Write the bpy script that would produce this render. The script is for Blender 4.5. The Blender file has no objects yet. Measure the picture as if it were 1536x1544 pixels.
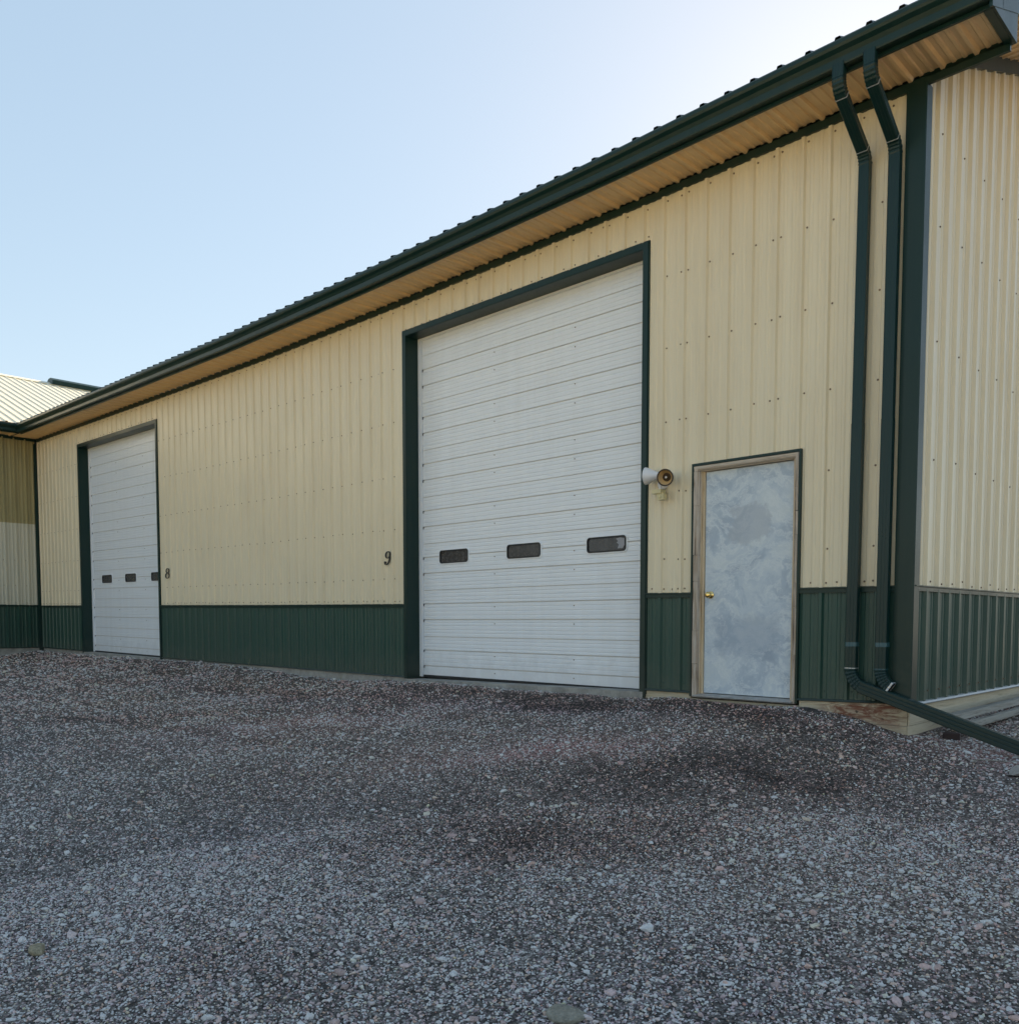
import bpy, math, random
import numpy as np
from mathutils import Vector, Matrix

SC = bpy.context.scene
COL = SC.collection
R = math.radians

# ------------------------------------------------------------------ camera
cam_d = bpy.data.cameras.new("camera")
cam = bpy.data.objects.new("camera", cam_d)
COL.objects.link(cam)
SC.camera = cam
CAM = Vector((2.5375, -7.0, 0.80))
YAW, PIT, FPX = R(45.497), R(3.342), 1318.7
fwd = Vector((-math.cos(YAW)*math.cos(PIT), math.sin(YAW)*math.cos(PIT), -math.sin(PIT)))
cam.location = CAM
cam.rotation_euler = fwd.to_track_quat('-Z', 'Y').to_euler()
cam_d.sensor_fit = 'HORIZONTAL'
cam_d.sensor_width = 36.0
cam_d.lens = 36.0*FPX/1536.0
cam_d.shift_y = (1013.65-772.0)/1536.0
cam_d.clip_start = 0.05
cam_d.clip_end = 3000.0

# ------------------------------------------------------------------ light
SUN_EL, SUN_AZ = R(26.5), R(-21.0)       # azimuth measured from +Y towards +X
world = bpy.data.worlds.new("World")
SC.world = world
world.use_nodes = True
wn = world.node_tree
bg = wn.nodes["Background"]
sky = wn.nodes.new("ShaderNodeTexSky")
sky.sky_type = 'NISHITA'
sky.sun_disc = False
sky.sun_elevation = SUN_EL
sky.sun_rotation = SUN_AZ
sky.altitude = 300.0
sky.air_density = 1.0
sky.dust_density = 0.35
sky.ozone_density = 0.7
hs = wn.nodes.new("ShaderNodeHueSaturation")
hs.inputs["Saturation"].default_value = 1.42
hs.inputs["Value"].default_value = 1.0; hs.inputs["Hue"].default_value = 0.493
ga = wn.nodes.new("ShaderNodeGamma"); ga.inputs[1].default_value = 0.38
wn.links.new(sky.outputs[0], ga.inputs[0]); wn.links.new(ga.outputs[0], hs.inputs["Color"])
wn.links.new(hs.outputs[0], bg.inputs[0])
bg.inputs[1].default_value = 0.15
sd = bpy.data.lights.new("sun", 'SUN')
sd.energy = 5.0
sd.angle = R(0.53)
sd.color = (1.0, 0.85, 0.64)
so = bpy.data.objects.new("sun", sd)
COL.objects.link(so)
sv = Vector((math.sin(SUN_AZ)*math.cos(SUN_EL), math.cos(SUN_AZ)*math.cos(SUN_EL), math.sin(SUN_EL)))
so.rotation_euler = sv.to_track_quat('Z', 'Y').to_euler()
so.location = sv*60
SC.view_settings.view_transform = 'Standard'
SC.view_settings.look = 'None'
SC.view_settings.exposure = 1.72
SC.view_settings.gamma = 1.0

# ------------------------------------------------------------------ materials
def mat(name, base=(.5, .5, .5), rough=.5, metal=0., spec=.5):
    m = bpy.data.materials.new(name)
    m.use_nodes = True
    b = m.node_tree.nodes["Principled BSDF"]
    b.inputs["Base Color"].default_value = (*base, 1)
    b.inputs["Roughness"].default_value = rough
    b.inputs["Metallic"].default_value = metal
    b.inputs["Specular IOR Level"].default_value = spec
    return m

class N:
    """small helper round one material's node tree"""
    def __init__(s, m):
        s.t = m.node_tree; s.b = s.t.nodes["Principled BSDF"]
        s.tc = s.t.nodes.new("ShaderNodeTexCoord")
    def n(s, kind, **kw):
        x = s.t.nodes.new(kind)
        for k, v in kw.items(): setattr(x, k, v)
        return x
    def l(s, a, b): s.t.links.new(a, b)
    def pos(s, scale=(1, 1, 1), rot=(0, 0, 0)):
        mp = s.n("ShaderNodeMapping")
        mp.inputs["Scale"].default_value = scale; mp.inputs["Rotation"].default_value = rot
        s.l(s.tc.outputs["Object"], mp.inputs[0]); return mp.outputs[0]
    def noise(s, scale=5, detail=4, rough=.55, vec=None, dist=0.):
        x = s.n("ShaderNodeTexNoise")
        x.inputs["Scale"].default_value = scale; x.inputs["Detail"].default_value = detail
        x.inputs["Roughness"].default_value = rough; x.inputs["Distortion"].default_value = dist
        s.l(vec if vec is not None else s.tc.outputs["Object"], x.inputs["Vector"]); return x.outputs["Fac"]
    def ramp(s, fac, stops, interp='LINEAR'):
        x = s.n("ShaderNodeValToRGB"); x.color_ramp.interpolation = interp
        e = x.color_ramp.elements
        while len(e) < len(stops): e.new(.5)
        for i, (p, c) in enumerate(stops):
            e[i].position = p
            e[i].color = (*c, 1) if isinstance(c, tuple) else (c, c, c, 1)
        s.l(fac, x.inputs[0]); return x.outputs[0]
    def mix(s, fac, a, b, mode='MIX'):
        x = s.n("ShaderNodeMix", data_type='RGBA', blend_type=mode)
        for sock, v in ((x.inputs[0], fac), (x.inputs[6], a), (x.inputs[7], b)):
            if isinstance(v, (int, float)): sock.default_value = v
            elif isinstance(v, tuple): sock.default_value = (*v, 1)
            else: s.l(v, sock)
        return x.outputs[2]
    def math(s, op, a, b=None, clamp=False):
        x = s.n("ShaderNodeMath", operation=op); x.use_clamp = clamp
        for sock, v in ((x.inputs[0], a), (x.inputs[1], b)):
            if v is None: continue
            if isinstance(v, (int, float)): sock.default_value = v
            else: s.l(v, sock)
        return x.outputs[0]
    def bump(s, h, strength=.3, dist=.01):
        x = s.n("ShaderNodeBump"); x.inputs["Strength"].default_value = strength
        x.inputs["Distance"].default_value = dist
        s.l(h, x.inputs["Height"]); s.l(x.outputs[0], s.b.inputs["Normal"]); return x
    def col(s, c): s.l(c, s.b.inputs["Base Color"])
    def rgh(s, c): s.l(c, s.b.inputs["Roughness"])

def painted(name, base, rough=.4, dirt=.12, canning=.5, spec=.5, dust=None, splash=.3):
    m = mat(name, base, rough, spec=spec); n = N(m)
    streak = n.noise(1.0, 5, .6, n.pos((9, 9, .5)))
    blot = n.noise(.9, 4, .6)
    f = n.math('MULTIPLY', n.ramp(streak, [(.35, 0.), (.75, 1.)]), n.ramp(blot, [(.3, .2), (.7, 1.)]))
    d = dust or tuple(c*.72 for c in base)
    c = n.mix(n.math('MULTIPLY', f, dirt*4, True), base, d)
    sp = n.n("ShaderNodeSeparateXYZ"); n.l(n.tc.outputs["Object"], sp.inputs[0])
    lo = n.n("ShaderNodeMapRange"); lo.inputs[1].default_value = .62; lo.inputs[2].default_value = .08; n.l(sp.outputs[2], lo.inputs[0])
    sn = n.noise(5, 7, .75)
    fl = n.ramp(n.math('ADD', n.math('MULTIPLY', lo.outputs[0], .55), sn), [(.68, 0.), (.98, splash)])
    c = n.mix(fl, c, (.17, .14, .115))
    n.col(c)
    fine = n.noise(60, 3, .6)
    n.rgh(n.ramp(n.math('ADD', n.math('MULTIPLY', fine, .3), n.math('MULTIPLY', blot, .7)), [(.3, max(.05, rough-.09)), (.7, rough+.1)]))
    can = n.noise(1.0, 2, .5, n.pos((3.2, 3.2, 1.3)))
    n.bump(can, canning, .02)
    return m

M = {}
M['cream'] = painted('cream_painted_steel', (.76, .665, .475), .36, .10, .3, splash=.15, dust=(.52, .41, .26))
M['green'] = painted('dark_green_painted_steel', (.013, .060, .045), .42, .14, .3, spec=.5, dust=(.05, .07, .05), splash=.14)
M['greentrim'] = painted('dark_green_trim', (.004, .026, .022), .36, .10, .15, spec=.32, dust=(.03, .045, .038), splash=.12)
M['spout'] = painted('green_downspout_paint', (.003, .026, .025), .33, .10, .12, spec=.32, dust=(.02, .032, .03), splash=.04)
M['white'] = painted('white_painted_steel', (.80, .83, .86), .36, .05, .2, splash=.16, dust=(.56, .54, .50))
M['groove'] = mat('dirty_white_groove', (.62, .60, .57), .7)
M['roofcream'] = painted('cream_roof_steel', (.80, .74, .58), .45, .1, .2)
M['tan'] = painted('bounce_tinted_soffit', (.88, .62, .33), .42, .08, .2, dust=(.6, .40, .21))  # cream steel soffit with the warm ground bounce painted into its colour
M['screw'] = mat('rusty_screw', (.19, .13, .085), .6, .3)
M['gscrew'] = mat('green_screw', (.03, .07, .06), .5, .3)
M['seal'] = mat('black_rubber_seal', (.012, .012, .013), .6)
M['steel'] = mat('bare_galvanised_edge', (.55, .56, .56), .45, .6)
M['tape'] = mat('blue_green_sleeve', (.030, .095, .115), .35)
M['brass'] = mat('brass', (.80, .58, .22), .22, 1.0)
M['black'] = mat('black_number_paint', (.012, .012, .012), .45)
M['dark'] = mat('dark_interior', (.02, .02, .02), .9)
m = mat('dusty_window_glass', (.045, .045, .05), .16, spec=.6); n = N(m)
n.col(n.ramp(n.noise(14, 5, .7), [(.35, (.02, .02, .024)), (.75, (.055, .055, .06))]))
n.rgh(n.ramp(n.noise(20, 4, .7), [(.3, .10), (.7, .4)])); M['glass'] = m
M['panepatch'] = mat('pale_grey_pane_patch', (.30, .30, .32), .5)  # angular pale grey shape laid over one window pane
M['lampwhite'] = mat('white_lamp_plastic', (.72, .72, .74), .35)
M['lampcream'] = mat('yellowed_plastic', (.60, .53, .30), .4)
m = mat('amber_reflector', (.85, .60, .30), .3, .3); M['amber'] = m
M['lampdark'] = mat('dark_bulb_rim', (.07, .05, .035), .4, .3)

def wood(name, cols, axis, stain=None, rough=.75):
    m = mat(name, cols[0], rough); n = N(m)
    sc = {'x': (1.2, 26, 26), 'z': (60, 60, 1.6), 'y': (26, 1.2, 26)}[axis]
    g = n.noise(1.0, 6, .65, n.pos(sc), .6)
    g2 = n.noise(2.2, 4, .6)
    v = n.math('ADD', n.math('MULTIPLY', g, .75), n.math('MULTIPLY', g2, .25))
    c = n.ramp(v, [(.37, cols[1]), (.44, cols[0]), (.56, cols[2]), (.66, cols[3])])
    if stain:
        geo = n.n("ShaderNodeSeparateXYZ"); n.l(n.tc.outputs["Object"], geo.inputs[0])
        s1 = n.noise(1., 5, .7, n.pos((5, 5, 16)), 1.2)
        xm = n.math('MULTIPLY', n.ramp(n.math('ADD', geo.outputs[0], 1.0), [(.22, 0.), (.42, 1.), (.93, 1.), (1.0, .1)]),
                    n.ramp(n.math('ADD', geo.outputs[2], .5), [(.40, 0.), (.54, 1.), (.64, 1.)]))
        f = n.math('MULTIPLY', n.ramp(s1, [(.38, 0.), (.56, .95)]), xm)
        c = n.mix(f, c, stain)
        k = n.noise(1., 2, .5, n.pos((14, 14, 22)))
        c = n.mix(n.ramp(k, [(.70, 0.), (.74, .9)]), c, (.05, .035, .025))
    n.col(c); n.bump(g, 1.0, .008)
    return m
M['trimwood'] = wood('weathered_grey_wood', [(.33, .25, .18), (.03, .022, .016), (.55, .48, .40), (.15, .105, .075)], 'z')
M['headwood'] = wood('weathered_head_wood', [(.44, .36, .28), (.06, .045, .035), (.58, .52, .44), (.24, .18, .14)], 'x')
M['jambwood'] = wood('tan_jamb_wood', [(.56, .43, .27), (.28, .18, .10), (.66, .54, .38), (.48, .38, .27)], 'z')
M['plank'] = wood('stained_pine_plank', [(.46, .39, .27), (.26, .20, .13), (.54, .47, .34), (.38, .32, .22)], 'x', (.16, .052, .026))
M['plankside'] = wood('pale_pine_plank', [(.52, .45, .32), (.34, .28, .19), (.60, .53, .40), (.42, .36, .26)], 'y')
M['timber'] = wood('weathered_timber', [(.22, .21, .185), (.05, .045, .04), (.30, .295, .265), (.12, .11, .095)], 'y')

m = mat('concrete', (.34, .33, .30), .85); n = N(m)
n.col(n.ramp(n.noise(6, 8, .7), [(.3, (.20, .19, .17)), (.55, (.34, .33, .30)), (.75, (.44, .43, .40))]))
n.bump(n.noise(40, 5, .7), .5, .004); M['concrete'] = m
m = mat('alu_sill', (.55, .54, .52), .5, .5); n = N(m)
n.col(n.ramp(n.noise(9, 5, .7), [(.3, (.30, .28, .26)), (.7, (.58, .57, .55))])); M['sill'] = m

# mottled steel entry door: chalky scrubbed blotches over blue grey primer, a cleaner rectangle where a sign was
m = mat('mottled_door_paint', (.45, .52, .58), .42); n = N(m)
warp = n.noise(2.2, 4, .6)
wv = n.n("ShaderNodeVectorMath", operation='ADD')
sc_ = n.n("ShaderNodeVectorMath", operation='SCALE'); sc_.inputs[3].default_value = .55
nz = n.n("ShaderNodeTexNoise"); nz.inputs["Scale"].default_value = 2.6; nz.inputs["Detail"].default_value = 5
n.l(n.tc.outputs["Object"], nz.inputs["Vector"]); n.l(nz.outputs["Color"], sc_.inputs[0])
n.l(n.tc.outputs["Object"], wv.inputs[0]); n.l(sc_.outputs[0], wv.inputs[1])
mp = n.n("ShaderNodeMapping"); mp.inputs["Scale"].default_value = (2.2, 2.2, 3.4); n.l(wv.outputs[0], mp.inputs[0])
a = n.noise(1.2, 8, .62, mp.outputs[0])
b2 = n.noise(3.5, 9, .72, mp.outputs[0])
c = n.ramp(a, [(.34, (.34, .41, .50)), (.46, (.42, .50, .58)), (.54, (.52, .59, .65)), (.62, (.57, .63, .66))])
c = n.mix(n.ramp(b2, [(.48, 0.), (.56, .75), (.60, .1), (.66, .5)]), c, (.66, .71, .73))
sep = n.n("ShaderNodeSeparateXYZ"); n.l(n.tc.outputs["Object"], sep.inputs[0])
jit = n.math('MULTIPLY', n.math('SUBTRACT', n.noise(6, 7, .75), .5), .42)
def band(sock, lo, hi, e=.02):
    s_ = n.math('ADD', sock, jit)
    c_ = n.math('ABSOLUTE', n.math('SUBTRACT', s_, (lo+hi)/2))
    mr = n.n("ShaderNodeMapRange"); mr.inputs[1].default_value = (hi-lo)/2+e; mr.inputs[2].default_value = (hi-lo)/2-e
    n.l(c_, mr.inputs[0]); return mr.outputs[0]
p1 = n.math('MULTIPLY', band(sep.outputs[0], -1.60, -1.25), band(sep.outputs[2], 1.50, 1.83))
c = n.mix(n.math('MULTIPLY', p1, .6), c, (.38, .42, .47))
p2 = n.math('MULTIPLY', band(sep.outputs[0], -1.75, -1.12, .06), band(sep.outputs[2], .50, .83, .05))
c = n.mix(n.math('MULTIPLY', p2, .45), c, (.25, .32, .42))
n.col(c); n.rgh(n.ramp(a, [(.3, .32), (.7, .55)])); n.bump(b2, .15, .004); M['doorpaint'] = m

# wing wall upper sheet: greener, stained, a translucent light panel
M['fibre'] = painted('aged_light_panel', (.36, .31, .155), .5, .2, .2, dust=(.22, .19, .09))
M['wingcream'] = painted('wing_pale_steel', (.58, .555, .45), .4, .1, .2)

# ------------------------------------------------------------------ mesh tools
XS = [-20.0, -13.2, -9.7, -6.2, -2.5, -1.9, -.9, 0.0]
ZB = [.186, .126, .109, .090, .133, .136, .135, .160]
ZT = [1.170, 1.091, 1.048, 1.015, 1.070, 1.062, 1.078, 1.075]
ZE = [4.955, 4.800, 4.728, 4.718, 4.745, 4.760, 4.775, 4.787]
B0, T0, E0 = .11, 1.05, 4.74
def wz(x, z):
    """how the real wall has settled: the nominal height z ends up here at x"""
    b, t, e = np.interp(x, XS, ZB), np.interp(x, XS, ZT), np.interp(x, XS, ZE)
    return np.where(z < B0, z+(b-B0), np.where(z < T0, b+(z-B0)*(t-b)/(T0-B0),
           np.where(z < E0, t+(z-T0)*(e-t)/(E0-T0), z+(e-E0))))

class MB:
    def __init__(s): s.v = []; s.f = []; s.m = []
    def add(s, vs, fs, mi=0):
        k = len(s.v); s.v += [tuple(p) for p in vs]
        s.f += [tuple(i+k for i in f) for f in fs]; s.m += [mi]*len(fs)
    def box(s, x0, x1, y0, y1, z0, z1, mi=0, nseg=1):
        n = nseg; vs = []; fs = []
        for i in range(n+1):
            x = x0+(x1-x0)*i/n
            vs += [(x, y0, z0), (x, y1, z0), (x, y1, z1), (x, y0, z1)]
        for i in range(n):
            a = 4*i; b = a+4
            for j in range(4):
                k = (j+1) % 4; fs.append((a+j, b+j, b+k, a+k))
        fs += [(0, 1, 2, 3), (4*n+3, 4*n+2, 4*n+1, 4*n)]
        s.add(vs, fs, mi)
    def prism(s, prof, axis, a0, a1, mi=0, nseg=1, closed=True, caps=True):
        """prof: 2D points in the other two axes (in order x,y,z)"""
        n = nseg; k = len(prof); vs = []; fs = []
        for i in range(n+1):
            a = a0+(a1-a0)*i/n
            for p, q in prof:
                vs.append({'x': (a, p, q), 'y': (p, a, q), 'z': (p, q, a)}[axis])
        for i in range(n):
            for j in range(k if closed else k-1):
                j2 = (j+1) % k
                fs.append((i*k+j, i*k+j2, (i+1)*k+j2, (i+1)*k+j))
        if caps and closed:
            fs += [tuple(range(k))[::-1], tuple(n*k+j for j in range(k))]
        s.add(vs, fs, mi)
    def sweep(s, pts, prof, fixed, scales=None, mi=0, cap=True):
        """rectangular pipe: prof (a,b): a along the fixed axis, b along the in-plane normal"""
        fx = Vector(fixed).normalized(); k = len(prof); vs = []; fs = []
        P = [Vector(p) for p in pts]
        for i, p in enumerate(P):
            t = (P[min(i+1, len(P)-1)]-P[max(i-1, 0)]).normalized()
            nn = t.cross(fx).normalized(); q = scales[i] if scales else 1.
            for a, b in prof: vs.append(p+fx*a*q+nn*b*q)
        for i in range(len(P)-1):
            for j in range(k):
                j2 = (j+1) % k; fs.append((i*k+j, i*k+j2, (i+1)*k+j2, (i+1)*k+j))
        if cap: fs += [tuple(range(k))[::-1], tuple((len(P)-1)*k+j for j in range(k))]
        s.add(vs, fs, mi)
    def lathe(s, o, d, prof, seg=24, mi=0):
        """prof: (distance along d, radius)"""
        d = Vector(d).normalized(); a = d.orthogonal().normalized(); b = d.cross(a); o = Vector(o)
        vs = []; fs = []
        for h, r in prof:
            for i in range(seg):
                t = 2*math.pi*i/seg; vs.append(o+d*h+(a*math.cos(t)+b*math.sin(t))*r)
        for j in range(len(prof)-1):
            for i in range(seg):
                i2 = (i+1) % seg; fs.append((j*seg+i, j*seg+i2, (j+1)*seg+i2, (j+1)*seg+i))
        s.add(vs, fs, mi)
    def build(s, name, mats, parent=None, warp=False, smooth=False, offz=0.):
        me = bpy.data.meshes.new(name)
        v = np.array(s.v, float).reshape(-1, 3)
        if warp: v[:, 2] = wz(v[:, 0], v[:, 2])
        me.from_pydata(v.tolist(), [], s.f)
        if not isinstance(mats, (list, tuple)): mats = [mats]
        for q in mats: me.materials.append(q)
        me.polygons.foreach_set("material_index", s.m)
        me.polygons.foreach_set("use_smooth", [smooth]*len(s.f))
        me.update()
        o = bpy.data.objects.new(name, me); COL.objects.link(o)
        return o
def thing(name, label, cat, loc, group=None):
    o = bpy.data.objects.new(name, None); COL.objects.link(o); o.location = loc
    o.empty_display_size = .2; o['label'] = label; o['category'] = cat
    if group: o['group'] = group
    return o
def tag(o, label, cat, group=None):
    o['label'] = label; o['category'] = cat
    if group: o['group'] = group
    return o
def build_under(mb, name, mats, parent, **k):
    """part under an Empty or sub-part under a part: local coordinates stay world metres"""
    o = mb.build(name, mats, None, **k)
    o.parent = parent
    if parent.type == 'EMPTY': o.matrix_parent_inverse = Matrix.Translation(-Vector(parent.location))
    return o
U = build_under

def profile(l, ribs, pitch, h=.022, minor=.0055, wb=.025, wt=.012):
    """(u, height) points of a ribbed sheet from 0..l; ribs = position of one rib"""
    pts = []
    k0 = int(math.floor((0-ribs)/pitch))-1; k1 = int(math.ceil((l-ribs)/pitch))+1
    for k in range(k0, k1+1):
        c = ribs+k*pitch
        pts += [(c-wb, 0), (c-wt, h), (c+wt, h), (c+wb, 0)]
        for q in (1/3., 2/3.):
            cc = c+pitch*q
            pts += [(cc-.019, 0), (cc-.010, minor), (cc+.010, minor), (cc+.019, 0)]
    pts.sort()
    us = [p[0] for p in pts]; hs = [p[1] for p in pts]
    out = [(0., float(np.interp(0, us, hs)))]+[p for p in pts if 0 < p[0] < l]+[(l, float(np.interp(l, us, hs)))]
    return out
def ribbed(mb, o, u, v, n, lu, lv, rib, pitch=.2286, mi=0, nv=1, h=.022, minor=.0055, v0=None, **kw):
    """sheet at o spanning u*lu, v*lv, ribs run along v and stand up along n"""
    o, u, v, n = map(Vector, (o, u, v, n))
    pr = profile(lu, rib, pitch, h, minor, **kw)
    vs = []; fs = []; k = len(pr)
    for j in range(nv+1):
        for a, b in pr: vs.append(o+u*a+v*(lv*j/nv)+n*b)
    for j in range(nv):
        for i in range(k-1): fs.append((j*k+i, j*k+i+1, (j+1)*k+i+1, (j+1)*k+i))
    mb.add(vs, fs, mi)
def screw(mb, p, n, mi=1, r=.0062):
    p = Vector(p); mb.lathe(p, n, [(0, r*1.35), (.002, r*1.35), (.002, r), (.007, r*.9), (.007, 0.0005)], 8, mi)

# ------------------------------------------------------------------ ground
GX = [-60, -25, -19.8, -17, -13.3, -11.1, -9.6, -8.5, -7.3, -6, -5.8, -2.5, -1.96, -.86, -.4, 0, .9, 3, 10, 60]
GB = [.1, .11, .10, .075, .09, .08, .06, -.012, -.005, .05, .055, .045, .085, .07, 0.0, -.108, -.175, -.19, -.2, -.4]
rng = np.random.default_rng(7)
def vnoise(x, y, s, seed):
    """cheap smooth value noise in numpy"""
    x = np.asarray(x)/s; y = np.asarray(y)/s
    xi = np.floor(x).astype(np.int64); yi = np.floor(y).astype(np.int64)
    fx = x-xi; fy = y-yi; fx = fx*fx*(3-2*fx); fy = fy*fy*(3-2*fy)
    def hsh(a, b):
        h = (a*374761393+b*668265263+seed*1442695041) & 0x7fffffff
        h = ((h ^ (h >> 13))*1274126177) & 0x7fffffff
        return (h & 0xffff)/65535.
    return (hsh(xi, yi)*(1-fx)*(1-fy)+hsh(xi+1, yi)*fx*(1-fy)+hsh(xi, yi+1)*(1-fx)*fy+hsh(xi+1, yi+1)*fx*fy)
def gz(x, y):
    x = np.asarray(x, float); y = np.asarray(y, float)
    d = np.maximum(0, -y-.25)
    drift = ((vnoise(x, y, .55, 31)-.5)*.035+(vnoise(x, y, .2, 32)-.5)*.018)*np.exp(-(y/.5)**2)
    base = np.interp(x, GX, GB)*np.exp(-d/2.5)
    z = drift+base-.112*np.minimum(d, 6.9)-.03*np.clip(d-6.9, 0, 30)
    z = z+np.where((y > 0) & (x > -1), .028*np.minimum(y, 6), 0)
    amp = np.clip((-y)/1.5, 0, 1)
    z = z+amp*((vnoise(x, y, 1.6, 3)-.5)*.05+(vnoise(x, y, .5, 4)-.5)*.022)
    # loose ridge of coarser stone across the yard
    z = z+amp*.02*np.exp(-((y+4.6-.35*(x+1.4))/.35)**2)*np.exp(-((x+1.6)/1.5)**2)
    return z
def gauss(x, y, cx, cy, rx, ry, a=0.):
    c, s = math.cos(a), math.sin(a); dx = x-cx; dy = y-cy
    return np.exp(-(((c*dx+s*dy)/rx)**2+((-s*dx+c*dy)/ry)**2))
def patch(x, y):
    """colour multiplier of the gravel: oily dark tracks, red dust patches, pale coarse stone"""
    x = np.asarray(x, float); y = np.asarray(y, float)
    q = math.pi/4
    wx = x+(vnoise(x, y, .8, 51)-.5)*.7; wy = y+(vnoise(x, y, .8, 52)-.5)*.7
    dk = (.72*gauss(wx, wy, -.8, -3.65, .95, .42, q)+.80*gauss(wx, wy, -.35, -1.75, 1.25, .62, q)+.85*gauss(wx, wy, -3.4, -.45, 2.9, .30, .03)
          + .55*gauss(wx, wy, -.55, -5.4, .55, .30, q)+.75*gauss(wx, wy, -1.4, -.45, 1.2, .22)+.6*gauss(wx, wy, -6.9, -1.2, 2.6, .26, .06)
          + .5*gauss(wx, wy, -7.6, -3.0, 3.0, .25, .5)+.5*gauss(wx, wy, -14, -.7, 6.0, .4, .0))
    dk = dk*(.35+.7*vnoise(x, y, .45, 11)+.6*vnoise(x, y, .17, 16))
    rd = gauss(wx, wy, -5.0, -2.3, 1.2, .45, q)*.8+gauss(wx, wy, -2.0, -2.0, 1.0, .40, q)*1.0+gauss(x, y, .9, -.1, .7, .5)*.8+gauss(x, y, -1.0, -.35, 1.0, .25)*.35
    rd = rd*(.6+.8*vnoise(x, y, .6, 12))
    bl = np.clip(gauss(x, y, -3.4, -.9, 1.4, .25, .1)*.8+gauss(x, y, -7.5, -1.6, 3, .3, -.05)*.6+.55*vnoise(x, y, 1.1, 13), 0, 1)
    lum = 1.0+.22*(vnoise(x, y, 1.9, 14)-.5)+.18*(vnoise(x, y, .35, 15)-.5)
    lum = lum*(1-.66*np.clip(dk, 0, 1))*(1+.62*np.clip(rd, 0, 1)+.30*gauss(wx, wy, .9, -3.0, 1.2, .7, q)+.18*gauss(wx, wy, -3.8, -3.0, 2.6, .8, q)+.2*gauss(wx, wy, -1.3, -4.75, .8, .3, q))
    far = np.clip((-y-8.5)/3, 0, 1)
    lum = lum*(1+2.6*far); rd = rd+far*.9  # unseen ground behind the camera, made paler and warmer to bounce light
    br = np.clip((y+4.6)/1.6, 0, 1)*(.55+.6*vnoise(x, y, .9, 17))
    tr = sum(np.exp(-((y-(-.9-.25*k2-(.05+.02*k2)*(x+2.5)*-1*0+.12*(x+4.5)-.42*k2+.10*(vnoise(x, y, 1.2, 40+k2)-.5)))/.13)**2) for k2 in range(4))*np.clip((-x-1.5)/2, 0, 1)
    lum = lum*(1-.22*np.clip(tr, 0, 1))*(1+.06*br)
    r = lum*(1+.13*br+.25*rd-.06*bl); g = lum*(1-.04*rd-.02*bl+.12*far); b = lum*(1-.06*br-.02*rd+.10*bl)*(1-.35*far)
    return np.stack([r, g, b], -1)

def axis_pts(lo, hi, fine_lo, fine_hi, step):
    a = list(np.arange(fine_lo, fine_hi+1e-6, step)); s = step
    while a[-1] < hi: s *= 1.35; a.append(a[-1]+s)
    s = step
    while a[0] > lo: s *= 1.35; a.insert(0, a[0]-s)
    return np.array(a)
gx = axis_pts(-700, 700, -21, 5, .08); gy = axis_pts(-700, 700, -8, 4, .08)
XX, YY = np.meshgrid(gx, gy); ZZ = gz(XX, YY)
vv = np.stack([XX, YY, ZZ], -1).reshape(-1, 3)
nx, ny = len(gx), len(gy)
ii, jj = np.meshgrid(np.arange(nx-1), np.arange(ny-1)); a = (jj*nx+ii).reshape(-1)
ff = np.stack([a, a+1, a+nx+1, a+nx], -1)
me = bpy.data.meshes.new("ground")
me.vertices.add(len(vv)); me.vertices.foreach_set("co", vv.reshape(-1))
me.loops.add(ff.size); me.loops.foreach_set("vertex_index", ff.reshape(-1).astype(np.int32))
me.polygons.add(len(ff)); me.polygons.foreach_set("loop_start", (np.arange(len(ff))*4).astype(np.int32))
me.update(calc_edges=True)
me.polygons.foreach_set("use_smooth", [True]*len(ff))
ca = me.color_attributes.new("tone", 'FLOAT_COLOR', 'POINT')
pc = patch(vv[:, 0], vv[:, 1])
ca.data.foreach_set("color", np.concatenate([pc, np.ones((len(pc), 1))], 1).reshape(-1))
ground = bpy.data.objects.new("ground", me); COL.objects.link(ground); ground['kind'] = 'structure'
m = mat('fine_gravel_bed', (.1, .1, .1), .9, spec=.25); n = N(m)
vor = n.n("ShaderNodeTexVoronoi"); vor.inputs["Scale"].default_value = 85
n.l(n.tc.outputs["Object"], vor.inputs["Vector"])
vor2 = n.n("ShaderNodeTexVoronoi"); vor2.inputs["Scale"].default_value = 48
n.l(n.tc.outputs["Object"], vor2.inputs["Vector"])
sepc = n.n("ShaderNodeSeparateColor"); n.l(vor.outputs["Color"], sepc.inputs[0])
sepc2 = n.n("ShaderNodeSeparateColor"); n.l(vor2.outputs["Color"], sepc2.inputs[0])
c = n.ramp(sepc.outputs[0], [(0., (.07, .063, .058)), (.45, (.17, .155, .14)), (.8, (.30, .275, .25)), (1., (.50, .47, .44))])
c2 = n.ramp(sepc2.outputs[1], [(0., (.07, .063, .058)), (.6, (.21, .19, .175)), (1., (.50, .47, .44))])
c = n.mix(n.ramp(sepc2.outputs[0], [(.45, 0.), (.5, 1.)]), c, c2)
c = n.mix(1., c, n.ramp(vor.outputs["Distance"], [(.2, 1.), (.75, .35)]), 'MULTIPLY')
at = n.n("ShaderNodeAttribute"); at.attribute_name = "tone"
c = n.mix(1., c, at.outputs["Color"], 'MULTIPLY')
n.col(c); n.bump(n.math('SUBTRACT', 1., n.math('ADD', vor.outputs["Distance"], n.math('MULTIPLY', vor2.outputs["Distance"], .8))), 1.0, .011)
me.materials.append(m)

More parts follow.
